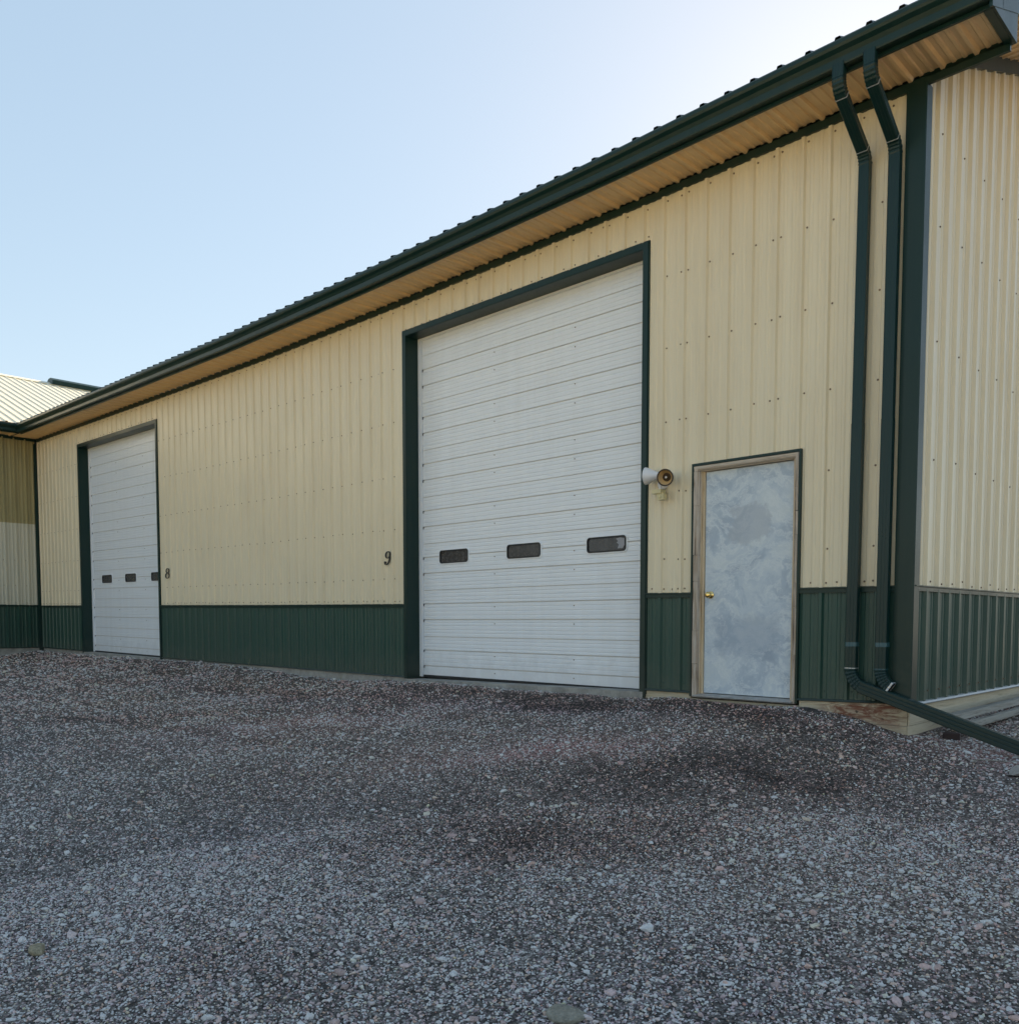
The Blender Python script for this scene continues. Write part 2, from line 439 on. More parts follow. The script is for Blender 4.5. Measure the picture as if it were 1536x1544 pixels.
# loose gravel: real stones, one object
m = mat('gravel_stone', (.3, .3, .3), .82, spec=.3); n = N(m)
at = n.n("ShaderNodeAttribute"); at.attribute_name = "scol"; at.attribute_type = 'INSTANCER'
v_ = n.noise(2.2, 4, .65)
c = n.mix(1., at.outputs["Color"], n.ramp(v_, [(.3, .72), (.7, 1.18)]), 'MULTIPLY')
n.col(c); n.bump(n.noise(5, 4, .7), .3, .05); M['stone'] = m
stones = bpy.data.collections.new("stone_shapes")
def stone_mesh(name, seed, sub=1, rough=.28, smooth=False):
    import bmesh
    bm = bmesh.new(); bmesh.ops.create_icosphere(bm, subdivisions=sub, radius=1.)
    rg = np.random.default_rng(seed)
    cuts = [(Vector(rg.normal(size=3)).normalized(), rg.uniform(.45, .80)) for _ in range(9)]
    sx = Vector((1, rg.uniform(.62, .95), rg.uniform(.45, .72)))
    for v in bm.verts:
        p = v.co.copy()
        for cn, d in cuts:
            q = p.dot(cn)
            if q > d: p -= cn*(q-d)*.9
        p *= 1+rough*.35*rg.uniform(-1, 1)
        v.co = Vector((p.x*sx.x, p.y*sx.y, p.z*sx.z))
    me = bpy.data.meshes.new(name); bm.to_mesh(me); bm.free()
    me.polygons.foreach_set("use_smooth", [smooth]*len(me.polygons)); return me
for i in range(8):
    me = stone_mesh("stone_shape", 40+i, 2 if i > 3 else 1)
    me.materials.append(M['stone'])
    stones.objects.link(bpy.data.objects.new("stone_shape", me))

PTS = []
def scatter(n_try, rlo, rhi, amin, amax, sizef, dens_pow):
    """polar scatter round the camera's standing point, denser near"""
    u = rng.random(n_try)
    r = rlo*(rhi/rlo)**u if dens_pow == 0 else (rlo**dens_pow+u*(rhi**dens_pow-rlo**dens_pow))**(1/dens_pow)
    a = rng.uniform(amin, amax, n_try)
    x = CAM.x+r*np.cos(a); y = CAM.y+r*np.sin(a)
    s = sizef(r, n_try)
    return x, y, s
def keep(x, y):
    return ((y < -.012) | (x > .03)) & (x > -19.7) & (y < 5)
A0, A1 = math.pi-YAW-R(34), math.pi-YAW+R(34)
def sz(lo, k, sig):
    return lambda r, n_: np.clip(np.maximum(lo, k*r)*np.exp(rng.normal(0, sig, n_)), .004, .05)
THIN = True
sets = [scatter(110000, 2.2, 5.2, A0-.1, A1+.1, sz(.0062, 0, .30), 2.0),
        scatter(150000, 5.2, 24, A0, A1, sz(.0062, .00115, .28), 0)]
x = np.concatenate([s[0] for s in sets]); y = np.concatenate([s[1] for s in sets]); s_ = np.concatenate([s[2] for s in sets])
kp = rng.random(len(x)) < .50+.75*vnoise(x, y, .42, 22)*vnoise(x, y, .13, 23)+.25*(y < -4.6)
x, y, s_ = x[kp], y[kp], s_[kp]
# coarser stone: sparse everywhere, thick in the loose ridges
xb, yb, sb = scatter(17000, 2.2, 14, A0-.1, A1+.1, sz(.0135, 0, .33), 1.5)
w = .28+1.6*gauss(xb, yb, -1.2, -4.72, .9, .28, .785)+.6*gauss(xb, yb, 1.1, -3.0, .8, 1.3)+.5*gauss(xb, yb, .2, -5.1, 1.0, .4)+.4*gauss(xb, yb, .9, -1.2, .6, .9)
kb = rng.random(len(xb)) < w*(.35+1.1*vnoise(xb, yb, .3, 21))
x = np.concatenate([x, xb[kb]]); y = np.concatenate([y, yb[kb]]); s_ = np.concatenate([s_, sb[kb]])
xb, yb, sb = scatter(520, 2.4, 9, A0-.1, A1+.1, sz(.022, 0, .22), 1.6)
x = np.concatenate([x, xb]); y = np.concatenate([y, yb]); s_ = np.concatenate([s_, sb])
k = keep(x, y); x, y, s_ = x[k], y[k], s_[k]
z = gz(x, y)+s_*np.where(s_ > .018, rng.uniform(-.05, .30, len(x)), rng.uniform(-.05, .35, len(x)))
pal = np.array([(.235, .235, .25), (.17, .175, .195), (.30, .30, .305), (.115, .115, .13), (.38, .38, .37), (.25, .22, .19),
                (.19, .165, .145), (.07, .07, .08), (.44, .43, .40), (.23, .255, .27), (.26, .19, .17), (.34, .29, .20), (.55, .54, .52)])
pw = np.array([17, 17, 13, 14, 8, 8, 8, 11, 3.5, 7, 4, 1.0, 1.6]); pw = pw/pw.sum()
ci = rng.choice(len(pal), len(x), p=pw); col = pal[ci]*np.exp(rng.normal(-.05, .34, (len(x), 1)))
big = (s_ > .011)[:, None]
col = np.where(big, col*.66+.095, col)
col = np.clip(col*patch(x, y)*2.6*np.array([1.25, .98, .89]), 0, .60)
N_ = len(x)
me = bpy.data.meshes.new("gravel"); me.vertices.add(N_)
me.vertices.foreach_set("co", np.stack([x, y, z], -1).reshape(-1))
def attr(name, typ, data, key):
    q = me.attributes.new(name, typ, 'POINT'); q.data.foreach_set(key, np.ascontiguousarray(data, dtype=np.float32).reshape(-1))
attr("ssize", 'FLOAT_VECTOR', np.stack([s_, s_*rng.uniform(.75, 1.15, N_), s_*rng.uniform(.7, 1.1, N_)], -1), "vector")
attr("srot", 'FLOAT_VECTOR', np.stack([rng.normal(0, .35, N_), rng.normal(0, .35, N_), rng.uniform(0, 6.28, N_)], -1), "vector")
attr("scol", 'FLOAT_COLOR', np.concatenate([col, np.ones((N_, 1))], 1), "color")
q = me.attributes.new("sidx", 'INT', 'POINT'); q.data.foreach_set("value", rng.integers(0, 8, N_).astype(np.int32))
me.update()
gravel = bpy.data.objects.new("gravel", me); COL.objects.link(gravel); gravel['kind'] = 'stuff'
gravel['label'] = 'grey and bluish loose gravel covering the yard'; gravel['category'] = 'gravel'
ng = bpy.data.node_groups.new("gravel_scatter", 'GeometryNodeTree')
ng.interface.new_socket("Geometry", in_out='INPUT', socket_type='NodeSocketGeometry')
ng.interface.new_socket("Geometry", in_out='OUTPUT', socket_type='NodeSocketGeometry')
gi = ng.nodes.new("NodeGroupInput"); go = ng.nodes.new("NodeGroupOutput")
mp = ng.nodes.new("GeometryNodeMeshToPoints"); iop = ng.nodes.new("GeometryNodeInstanceOnPoints")
ci_ = ng.nodes.new("GeometryNodeCollectionInfo"); ci_.inputs["Collection"].default_value = stones
ci_.inputs["Separate Children"].default_value = True; ci_.inputs["Reset Children"].default_value = True
iop.inputs["Pick Instance"].default_value = True
def na(name, typ):
    q = ng.nodes.new("GeometryNodeInputNamedAttribute"); q.data_type = typ; q.inputs["Name"].default_value = name; return q.outputs["Attribute"]
L = ng.links.new
L(gi.outputs[0], mp.inputs["Mesh"]); L(mp.outputs[0], iop.inputs["Points"]); L(ci_.outputs[0], iop.inputs["Instance"])
L(na("sidx", 'INT'), iop.inputs["Instance Index"]); L(na("srot", 'FLOAT_VECTOR'), iop.inputs["Rotation"])
L(na("ssize", 'FLOAT_VECTOR'), iop.inputs["Scale"]); L(iop.outputs[0], go.inputs[0])
gm = gravel.modifiers.new("scatter", 'NODES'); gm.node_group = ng
me.materials.append(M['stone'])

# ------------------------------------------------------------------ main building
YB = 14.0                         # depth of the building
SL = .384                         # roof slope
bld = thing('metal_building', 'long cream steel storage building with dark green wainscot, gutter and two white overhead doors',
            'building', (-10, 0, .1))
X0 = -19.75
RIB = -1.175
D8 = (-17.17, -13.28, 4.385); D9 = (-6.185, -2.475, 4.385); ED = (-1.965, -.905, 2.235)

wall = MB()
def front(mb, x0, x1, z0, z1, mi=0):
    ribbed(mb, (x0, 0, z0), (1, 0, 0), (0, 0, 1), (0, -1, 0), x1-x0, z1-z0, RIB-x0, mi=mi)
front(wall, X0, D8[0], T0, E0+.03); front(wall, D8[0], D8[1], D8[2], E0+.03); front(wall, D8[1], D9[0], T0, E0+.03)
front(wall, D9[0], D9[1], D9[2], E0+.03); front(wall, D9[1], ED[0], T0, E0+.03)
front(wall, ED[0], ED[1], ED[2]-.03, E0+.03); front(wall, ED[1], -.10, T0, E0+.03)
rows = [1.09, 1.37, 2.00, 2.66, 3.34, 4.00, 4.69]
def inside(x, z):
    if D8[0]-.03 < x < D8[1]+.03 and z < D8[2]+.02: return True
    if D9[0]-.03 < x < D9[1]+.03 and z < D9[2]+.02: return True
    if ED[0]-.03 < x < ED[1]+.03 and z < ED[2]+.02: return True
    return x > -.14 or x < X0+.05
k = 0
random.seed(5)
kk = int((X0-RIB)/.2286)-1
for i in range(kk, 6):
    c = RIB+i*.2286
    for z in rows:
        offs = [.040] if i % 4 else [-.034, .040]
        if z < 1.2 and i % 4: offs = [.040, .13]
        for o_ in offs:
            xx = c+o_+random.uniform(-.004, .004)
            if not inside(xx, z): screw(wall, (xx, -.0005, z+random.uniform(-.006, .006)), (0, -1, 0))
# extra row over the doors
for dd in (D8, D9):
    xx = dd[0]+.05
    while xx < dd[1]: screw(wall, (xx, -.005, dd[2]+.045), (0, -1, 0)); xx += .152
U(wall, 'cladding', [M['cream'], M['screw']], bld, warp=True)

wains = MB()
def wfront(x0, x1):
    global wains
    wains = MB(); ribbed(wains, (x0, 0, B0), (1, 0, 0), (0, 0, 1), (0, -1, 0), x1-x0, T0-B0-.02, RIB-x0)
    for i in range(kk, 6):
        for c in (RIB+i*.2286+.04, RIB+i*.2286+.15):
            if x0+.02 < c < x1-.02: screw(wains, (c, -.0005, .19), (0, -1, 0))
    U(wains, 'wainscot', [M['green'], M['gscrew']], bld, warp=True)
wfront(X0, D8[0]); wfront(D8[1], D9[0]); wfront(D9[1], ED[0]); wfront(ED[1], -.10)

def nsg(x0, x1): return max(1, int(abs(x1-x0)/.6))
# wainscot cap: Z-shaped ledge
for x0, x1 in ((X0+.02, D8[0]), (D8[1], D9[0]), (D9[1], ED[0]), (ED[1], -.10)):
    cap = MB(); cap.prism([(.004, T0-.045), (-.023, T0-.045), (-.023, T0-.012), (-.032, T0-.010), (-.032, T0-.002), (.004, T0+.006)], 'x', x0, x1, nseg=nsg(x0, x1))
    U(cap, 'wainscot_cap', M['greentrim'], bld, warp=True)
# base trim and foundation
for x0, x1 in ((X0, D8[0]), (D8[1], D9[0]), (D9[1], ED[0]), (ED[1], -.10)):
    bt = MB(); bt.prism([(.01, B0-.005), (-.024, B0-.007), (-.030, B0-.003), (-.022, B0+.012), (.01, B0+.016)], 'x', x0, x1, nseg=nsg(x0, x1))
    U(bt, 'base_trim', M['greentrim'], bld, warp=True)
fd = MB()
fd.box(X0-.1, D8[0]+.02, -.004, .3, -.6, B0-.006, nseg=6); fd.box(D8[0]+.02, D8[1]-.02, -.02, .4, -.6, B0-.02, nseg=4)
fd.box(D8[1]-.02, D9[0]+.02, -.004, .3, -.6, B0-.006, nseg=10)
fd.box(D9[0]+.02, D9[1]-.02, -.035, .4, -.6, B0-.022, nseg=4)
U(fd, 'foundation', M['concrete'], bld, warp=True)
pk = MB()
pk.box(D9[1]-.01, ED[0]+.0, -.006, .2, -.3, B0-.006)
pk.box(ED[0]+.0, ED[1]+.01, -.012, .2, -.3, .058)
U(pk, 'sill_board', M['plank'], bld, warp=True)
pb = MB()
pb.box(ED[1]+.014, -.002, -.010, .15, -.018, .1485); pb.box(ED[1]+.014, -.002, -.0075, .15, -.42, -.021)
U(pb, 'foundation_board', M['plank'], bld)
pg = MB()
pg.box(.001, .012, .0, YB, -.012, .138); pg.box(.001, .009, -.005, YB, -.5, -.016)
U(pg, 'foundation_board', M['plankside'], bld)

# gable wall (x = 0 plane) up to the ridge
gab = MB(); gr = MB()
RID = YB/2
def gtop(y): return 4.98+SL*min(y, YB-y)
pr = profile(YB-.10, .275-.10, .2575, .027, .006, wb=.034, wt=.016)
k = len(pr)
gab.add([(b, .10+a, 1.075) for a, b in pr]+[(b, .10+a, gtop(.10+a)) for a, b in pr], [(i, i+1, k+i+1, k+i) for i in range(k-1)])
gr.add([(b, .10+a, .16) for a, b in pr]+[(b, .10+a, 1.055) for a, b in pr], [(i, i+1, k+i+1, k+i) for i in range(k-1)])
for i in range(0, 16):
    c = .275+.2575*i
    for z in (1.12, 2.1, 3.0, 3.9, 4.6):
        if z == 1.20 and i % 2: continue
        if i % 2 == 0 or z < 1.3:
            zz = z+random.uniform(-.02, .02)
            screw(gab, (.002, c+.12, zz), (1, 0, 0)) 
    screw(gr, (.022, c, .24), (1, 0, 0)); screw(gr, (.002, c+.13, .24), (1, 0, 0))
U(gab, 'gable_cladding', [M['cream'], M['screw']], bld)
U(gr, 'gable_wainscot', [M['green'], M['screw']], bld)
gc = MB()
gc.prism([(-.01, 1.035), (.026, 1.035), (.026, 1.066), (.038, 1.070), (.038, 1.078), (-.01, 1.086)], 'y', .0, YB)
U(gc, 'gable_wainscot_cap', M['greentrim'], bld)
gb = MB()
gb.prism([(0, .146), (.040, .142), (.046, .150), (.030, .162), (0, .166)], 'y', .02, YB)
U(gb, 'gable_base_trim', M['steel'], bld)
# rear and inner shell (never lit from inside)
sh = MB()
sh.add([(X0-12, YB, -.3), (0, YB, -.3), (0, YB, 5.1), (X0-12, YB, 5.1)], [(0, 1, 2, 3)])
sh.add([(X0-12, 0.35, -.3), (X0-12, YB, -.3), (X0-12, YB, 5.1), (X0-12, RID, 7.7), (X0-12, .35, 5.1)], [(0, 1, 2, 3, 4)])
U(sh, 'rear_wall', M['cream'], bld)

# corner trim
ct = MB()
ct.prism([(-.125, .002), (-.118, -.028), (-.085, -.031), (-.014, -.033), (.026, -.033), (.032, -.026), (.032, .078), (.026, .098), (.0, .10)], 'z', .148, 4.80, closed=False)
o_ = U(ct, 'corner_trim', M['greentrim'], bld)
ic = MB(); ic.prism([(X0-.02, -.03), (X0+.075, -.012), (X0+.075, .0), (X0, .0)], 'z', .12, 4.9)
ic.prism([(X0-.02, -.09), (X0+.026, -.085), (X0+.026, -.03), (X0, -.03)], 'z', .12, 4.9)
U(ic, 'inner_corner_trim', M['greentrim'], bld)

# eave: wall trim, ribbed soffit, fascia, gutter
XE = .60
NE = 40
ZS = 4.795                        # nominal soffit height (warp adds the offset of the wall head)
et = MB()
et.prism([(.0, 4.735), (-.026, 4.735), (-.030, 4.79), (-.030, ZS+.004), (.0, ZS+.004)], 'x', X0, XE-.02, nseg=NE)
U(et, 'eave_trim', M['greentrim'], bld, warp=True)
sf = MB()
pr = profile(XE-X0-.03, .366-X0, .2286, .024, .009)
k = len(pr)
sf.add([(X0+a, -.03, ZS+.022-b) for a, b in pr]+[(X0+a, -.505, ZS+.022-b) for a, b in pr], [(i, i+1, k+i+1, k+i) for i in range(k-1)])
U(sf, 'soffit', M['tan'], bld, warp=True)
fa = MB()
fa.box(X0+.56, XE, -.512, -.494, ZS-.012, ZS+.205, nseg=NE)
fa.box(X0+.56, XE, -.500, -.488, ZS-.010, ZS+.004, nseg=NE)
U(fa, 'fascia', M['greentrim'], bld, warp=True)
gt = MB()
g0 = ZS+.015
gp = [(-.513, g0+.165), (-.513, g0), (-.578, g0), (-.582, g0+.012), (-.585, g0+.055), (-.600, g0+.082), (-.626, g0+.105), (-.634, g0+.125),
      (-.634, g0+.152), (-.626, g0+.160), (-.612, g0+.160), (-.612, g0+.150), (-.622, g0+.146), (-.622, g0+.128), (-.59, g0+.09), (-.572, g0+.012), (-.521, g0+.010), (-.521, g0+.165)]
gt.prism(gp, 'x', X0+.56, XE+.004, nseg=NE)
GUT = U(gt, 'gutter', M['greentrim'], bld, warp=True, smooth=False)

# roof
zoff = float(wz(0., 5.2))-5.2
def roofz(y): return ZS+.20+zoff+SL*(y+.55)
rf = MB()
Rr = float(RID); XL = X0-12.5
ln = math.sqrt(1+SL*SL)
def rslope(mb, x0, x1, y0, y1, sgn, rib, mi=0):
    """warped ribbed slope, so its eave follows the gutter"""
    pr = profile(x1-x0, rib-x0, .2286, .031, .006, wb=.034, wt=.016); vs = []; fs = []; k = len(pr)
    for j in range(2):
        y = (y0, y1)[j]
        for a, b in pr:
            xx = x0+a; z = ZS+.206+SL*(min(y, 2*Rr-y)+.55)
            vs.append((xx, y-b*SL/ln*sgn, z+b/ln))
    for i in range(k-1): fs.append((i, i+1, k+i+1, k+i))
    mb.add(vs, fs, mi)
rslope(rf, X0-8, XE+.02, -.575, Rr, 1, .045)
rslope(rf, X0-8, XE+.02, 2*Rr+.575, Rr, -1, .045)
U(rf, 'roof', M['greentrim'], bld, warp=True)
re_ = MB(); re_.box(X0+.56, XE+.01, -.59, -.50, ZS+.180, ZS+.203, nseg=NE)
U(re_, 'drip_edge', M['greentrim'], bld, warp=True)

# rake: fascia board, sloping soffit and wall trim
rk = MB()
zo = zoff
def rake_poly(x0, x1, zlo, zhi, y0, y1):
    for a_, b_ in ((y0, Rr), (Rr, 2*Rr-y0)):
        za = lambda y: SL*(min(y, 2*Rr-y)+.55)
        vs = [(x, y, z+za(y)) for x in (x0, x1) for y, z in ((a_, zlo), (b_, zlo), (b_, zhi), (a_, zhi))]
        rk.add(vs, [(0, 1, 2, 3), (7, 6, 5, 4), (0, 4, 5, 1), (3, 2, 6, 7), (0, 3, 7, 4), (1, 5, 6, 2)])
base = ZS+zo
rake_poly(XE-.005, XE+.016, base-.03, base+.225, -.55, 0)
# box end below the slope
rk.add([(x, y, z) for x in (XE-.004, XE+.012) for y, z in ((-.515, base-.012), (.012, base-.012), (.012, base+.20), (-.515, base+.01))],
       [(0, 1, 2, 3), (7, 6, 5, 4), (0, 4, 5, 1), (3, 2, 6, 7), (0, 3, 7, 4), (1, 5, 6, 2)])
# seam strips and screws on the fascia
for y in (-.33, .9, 2.6):
    zz = base+SL*(y+.55); rk.add([(XE+.0175, y+d, zz+h) for d, h in ((0, -.025), (.012, -.02), (.012, .225), (0, .22))], [(0, 1, 2, 3)])
U(rk, 'rake_fascia', M['greentrim'], bld)
bk = MB(); bk.box(.02, XE-.004, -.03, .014, base-.012, base+.05)
bk.box(XE-.055, XE-.0045, -.50, -.03, base-.014, base-.004)
U(bk, 'eave_return_trim', M['greentrim'], bld)
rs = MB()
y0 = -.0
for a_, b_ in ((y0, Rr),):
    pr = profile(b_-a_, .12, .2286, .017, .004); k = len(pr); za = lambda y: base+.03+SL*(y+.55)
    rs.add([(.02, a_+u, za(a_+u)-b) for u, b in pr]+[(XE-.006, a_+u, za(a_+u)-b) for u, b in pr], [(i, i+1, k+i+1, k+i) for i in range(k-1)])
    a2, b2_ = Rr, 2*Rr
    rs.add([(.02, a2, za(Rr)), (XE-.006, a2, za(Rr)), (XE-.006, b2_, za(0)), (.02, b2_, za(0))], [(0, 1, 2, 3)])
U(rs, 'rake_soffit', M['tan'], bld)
rt = MB()
for (ya, yb) in ((.05, Rr), (Rr, 2*Rr)):
    za = lambda y: base-.095+SL*(min(y, 2*Rr-y)+.55)
    vs = [(x, y, z+za(y)) for x in (.0, .034) for y, z in ((ya, .0), (yb, .0), (yb, .135), (ya, .135))]
    rt.add(vs, [(0, 1, 2, 3), (7, 6, 5, 4), (0, 4, 5, 1), (3, 2, 6, 7), (0, 3, 7, 4), (1, 5, 6, 2)])
U(rt, 'rake_trim', M['greentrim'], bld)

# ---------------------------------------------------------------- overhead doors
def door_profile(z0, z1):
    """(z, depth) of the ribbed sectional door; depth > 0 = groove away from the viewer"""
    pts = []; per = .585; z = z0
    k = 0; out = [(z0, 0)]
    base_ = z0-.17
    gr_ = []
    for s in range(9):
        b = base_+s*per
        gr_ += [(b+.285, .014, .0036), (b+.485, .014, .0036), (b+.655, .011, .0026)]
        for q in (.06+.285, .11+.285, .16+.285): gr_.append((b+q-.01, .0028, .005))
        for q in (.035, .08, .125): gr_.append((b+.485+q, .0028, .005))
        for q in (.045, .085, .135, .175): gr_.append((b+.655+q-.585+.585, .0028, .005))
    gr_.sort()
    for c, d, w in gr_:
        if c-w*1.8 <= out[-1][0] or c+w*1.8 >= z1: continue
        out += [(c-w*1.8, 0), (c-w, d), (c+w, d), (c+w*1.8, 0)]
    out.append((z1, 0)); return out
def overhead(D, label, wins, warp, ztop_r=None, patched=None):
    x0, x1, zt = D
    yd = .200
    d = MB(); pr = door_profile(.118, zt-.02)
    xa, xb = x0+.12, x1-.02
    k = len(pr); ns = 8 if warp else 1
    for s in range(ns):
        a_, b_ = xa+(xb-xa)*s/ns, xa+(xb-xa)*(s+1)/ns
        for i in range(k-1):
            p, q_ = pr[i], pr[i+1]
            deep = max(p[1], q_[1]) > .008 and not (p[1] > .008 and q_[1] == 0)
            d.add([(a_, yd+p[1], p[0]), (a_, yd+q_[1], q_[0]), (b_, yd+q_[1], q_[0]), (b_, yd+p[1], p[0])], [(0, 1, 2, 3)], 3 if deep else 0)
    # stile cap at the left edge with dark section notches, screws on the two inner stiles
    b = .118-.17
    for s in range(9):
        for q in (.285, .485):
            zz = b+s*.585+q
            if zz < .15 or zz > zt-.1: continue
            d.box(xa-.002, xa+.008, yd-.006, yd+.01, zz-.028, zz+.002, 1)
            for fx in (.36, .70):
                for dz in (-.05,): screw(d, (xa+(xb-xa)*fx, yd-.0008, zz+dz), (0, -1, 0), 2, .005)
    o = U(d, 'overhead_door', [M['white'], M['seal'], M['screw'], M['groove']], bld, warp=warp)
    o['label'] = label
    for j, (wx0, wx1) in enumerate(wins):
        w = MB(); wz0, wz1 = 1.520, 1.668
        if warp: dz0 = 0
        def rr(e, dep, r):
            X0_, X1_, Z0_, Z1_ = wx0-e, wx1+e, wz0-e, wz1+e; P = []
            for cx, cz, a0_ in ((X1_-r, Z1_-r, 0), (X0_+r, Z1_-r, 90), (X0_+r, Z0_+r, 180), (X1_-r, Z0_+r, 270)):
                for q in range(6): t = R(a0_+q*18); P.append((cx+r*math.cos(t), yd+dep, cz+r*math.sin(t)))
            return P
        def ring(A, B, mi):
            kk_ = len(A); w.add(A+B, [(i, (i+1) % kk_, kk_+(i+1) % kk_, kk_+i) for i in range(kk_)], mi)
        ring(rr(.022, .004, .05), rr(.020, -.008, .048), 0); ring(rr(.020, -.008, .048), rr(.007, -.009, .038), 0)
        ring(rr(.007, -.009, .038), rr(.006, -.014, .036), 1); ring(rr(.006, -.014, .036), rr(-.008, -.014, .028), 1)
        ring(rr(-.008, -.014, .028), rr(-.010, -.002, .026), 1)
        P = rr(-.010, -.002, .026); w.add(P, [tuple(range(len(P)))], 2)
        if patched == j:
            cx, cz = wx1-.075, (wz0+wz1)/2
            w.add([(cx-.055, yd-.005, cz+.05), (cx+.0, yd-.009, cz+.058), (cx+.055, yd-.005, cz+.05), (cx+.060, yd-.008, cz-.02), (cx+.035, yd-.005, cz-.052),
                   (cx-.03, yd-.008, cz-.05), (cx-.012, yd-.006, cz-.012), (cx-.045, yd-.005, cz+.01), (cx-.022, yd-.007, cz+.022)], [(0, 1, 8), (1, 2, 6, 8), (2, 3, 6), (3, 4, 5, 6), (8, 6, 7)], 3)
        ww = w.build('window', [M['white'], M['seal'], M['glass'], M['panepatch']], None, warp=warp); ww.parent = o
        if patched == j: ww['label'] = 'window pane with an angular pale grey patch at its right end'
    sb = MB(); sb.box(xa-.0, xb, yd-.012, yd+.03, .088, .118, nseg=6); q = sb.build('bottom_seal', M['seal'], None, warp=warp); q.parent = o
    # white stop strip and frame
    fr = MB()
    fr.box(x0+.065, xa-.003, yd-.030, yd+.04, .095, zt-.06); fr.box(x0+.065, x1-.06, yd-.028, yd+.04, zt-.085, zt-.03, nseg=4)
    U(fr, 'door_stop', M['white'], bld, warp=warp)
    # dark green face trim and deep jambs
    t = MB(); zr = zt if ztop_r is None else ztop_r
    def slab(xs, ys, zs_l, zs_r, z_bot):  # head piece with sloping top
        pass
    t.box(x0, x0+.060, -.030, .0, .075, zt, 0); t.box(x0+.060, x0+.064, -.026, yd+.0, .075, zt-.058)
    t.box(x1-.058, x1, -.030, .0, .055, zt, 0); t.box(x1-.064, x1-.060, -.026, yd+.0, .075, zt-.058)
    t.box(x0+.001, x1-.001, -.0315, -.001, zt-.058, zt, nseg=4); t.box(x0+.064, x1-.064, -.026, yd+.0, zt-.0625, zt-.0585, nseg=4)
    t.box(x0-.012, x0-.0005, -.022, 0, .09, zt+.012); t.box(x1+.0005, x1+.010, -.022, 0, .09, zt+.012)
    t.box(x0, x1, -.022, 0, zt+.0005, zt+.012, nseg=4)
    U(t, 'door_surround', M['greentrim'], bld, warp=warp)
    bx = MB(); bx.add([(x0-.02, yd+.9, 0), (x1+.02, yd+.9, 0), (x1+.02, yd+.9, zt+.1), (x0-.02, yd+.9, zt+.1)], [(0, 1, 2, 3)])
    return o
overhead(D9, 'large white ribbed overhead door nearest the corner, with three wide dark windows',
         [(-5.74, -5.235), (-4.565, -4.055), (-3.38, -2.88)], False, patched=2)
overhead(D8, 'white ribbed overhead door at the far end beside the inner corner',
         [(-16.55, -16.05), (-15.35, -14.85), (-14.13, -13.63)], True)

# ---------------------------------------------------------------- entry door
x0, x1, zt = ED
t = MB()
t.box(x0-.0, x0+.017, -.030, .0, .10, zt); t.box(x1-.017, x1, -.030, .0, .10, zt); t.box(x0+.0002, x1-.0002, -.031, .001, zt-.017, zt+.004)
U(t, 'door_surround', M['greentrim'], bld)
fr = MB()
random.seed(3)
zz = .098
while zz < zt-.03:            # split, cracked boards of the outer casing
    z2 = min(zt-.02, zz+random.choice((.24, .31, .38, .45)))
    e = random.uniform(-.007, .007)
    fr.prism([(x0+.018, -.006), (x0+.022, -.026+e), (x0+.058+e, -.020), (x0+.070, -.008), (x0+.075, .012), (x0+.018, .012)], 'z', zz, z2-.003)
    zz = z2
U(fr, 'door_casing', M['trimwood'], bld); fr = MB()
zz = .098
while zz < zt-.03:
    z2 = min(zt-.02, zz+random.choice((.2, .33, .41)))
    e = random.uniform(-.007, .007)
    fr.prism([(x1-.018, -.006), (x1-.022, -.026+e), (x1-.050+e, -.020), (x1-.060, -.008), (x1-.062, .012), (x1-.018, .012)], 'z', zz, z2-.003)
    zz = z2
o_ = U(fr, 'door_casing', M['trimwood'], bld)
hd = MB(); hd.prism([(-.006, zt-.018), (-.026, zt-.022), (-.022, zt-.050), (-.008, zt-.060), (.012, zt-.062), (.012, zt-.018)], 'x', x0+.019, x1-.019)
hd.box(x0+.06, x1-.06, .0125, .10, zt-.068, zt-.035)
U(hd, 'door_casing', M['headwood'], bld)
jb = MB()
jb.box(x0+.055, x0+.082, .0125, .11, .10, zt-.069); jb.box(x1-.082, x1-.058, .0125, .11, .10, zt-.069)
jb.box(x0+.0825, x0+.104, .032, .11, .10, zt-.069)
U(jb, 'door_jamb', M['jambwood'], bld)
sl = MB(); sx0, sx1 = x0+.108, x1-.084
sl.box(sx0, sx1, .046, .09, .137, zt-.074)
ed = U(sl, 'entry_door', M['doorpaint'], bld)
ed['label'] = 'mottled blue grey steel door with a weathered wooden frame'
gp_ = MB(); gp_.box(sx0-.01, sx1+.01, .070, .10, .118, zt-.07); q = gp_.build('weather_gap', M['seal'], None); q.parent = ed
kb_ = MB(); kx, kz = sx0+.062, 1.040
kb_.lathe((kx, .0458, kz), (0, -1, 0), [(0, .033), (.004, .033), (.007, .028), (.010, .014), (.030, .011), (.036, .020), (.046, .027), (.056, .0275), (.063, .022), (.067, .010), (.067, .0005)], 28)
q = kb_.build('knob', M['brass'], None, smooth=True); q.parent = ed
th = MB(); th.prism([(-.050, .098), (-.056, .108), (.02, .128), (.06, .130), (.10, .130), (.10, .098)], 'x', x0+.045, x1-.04)
U(th, 'door_sill', M['sill'], bld)

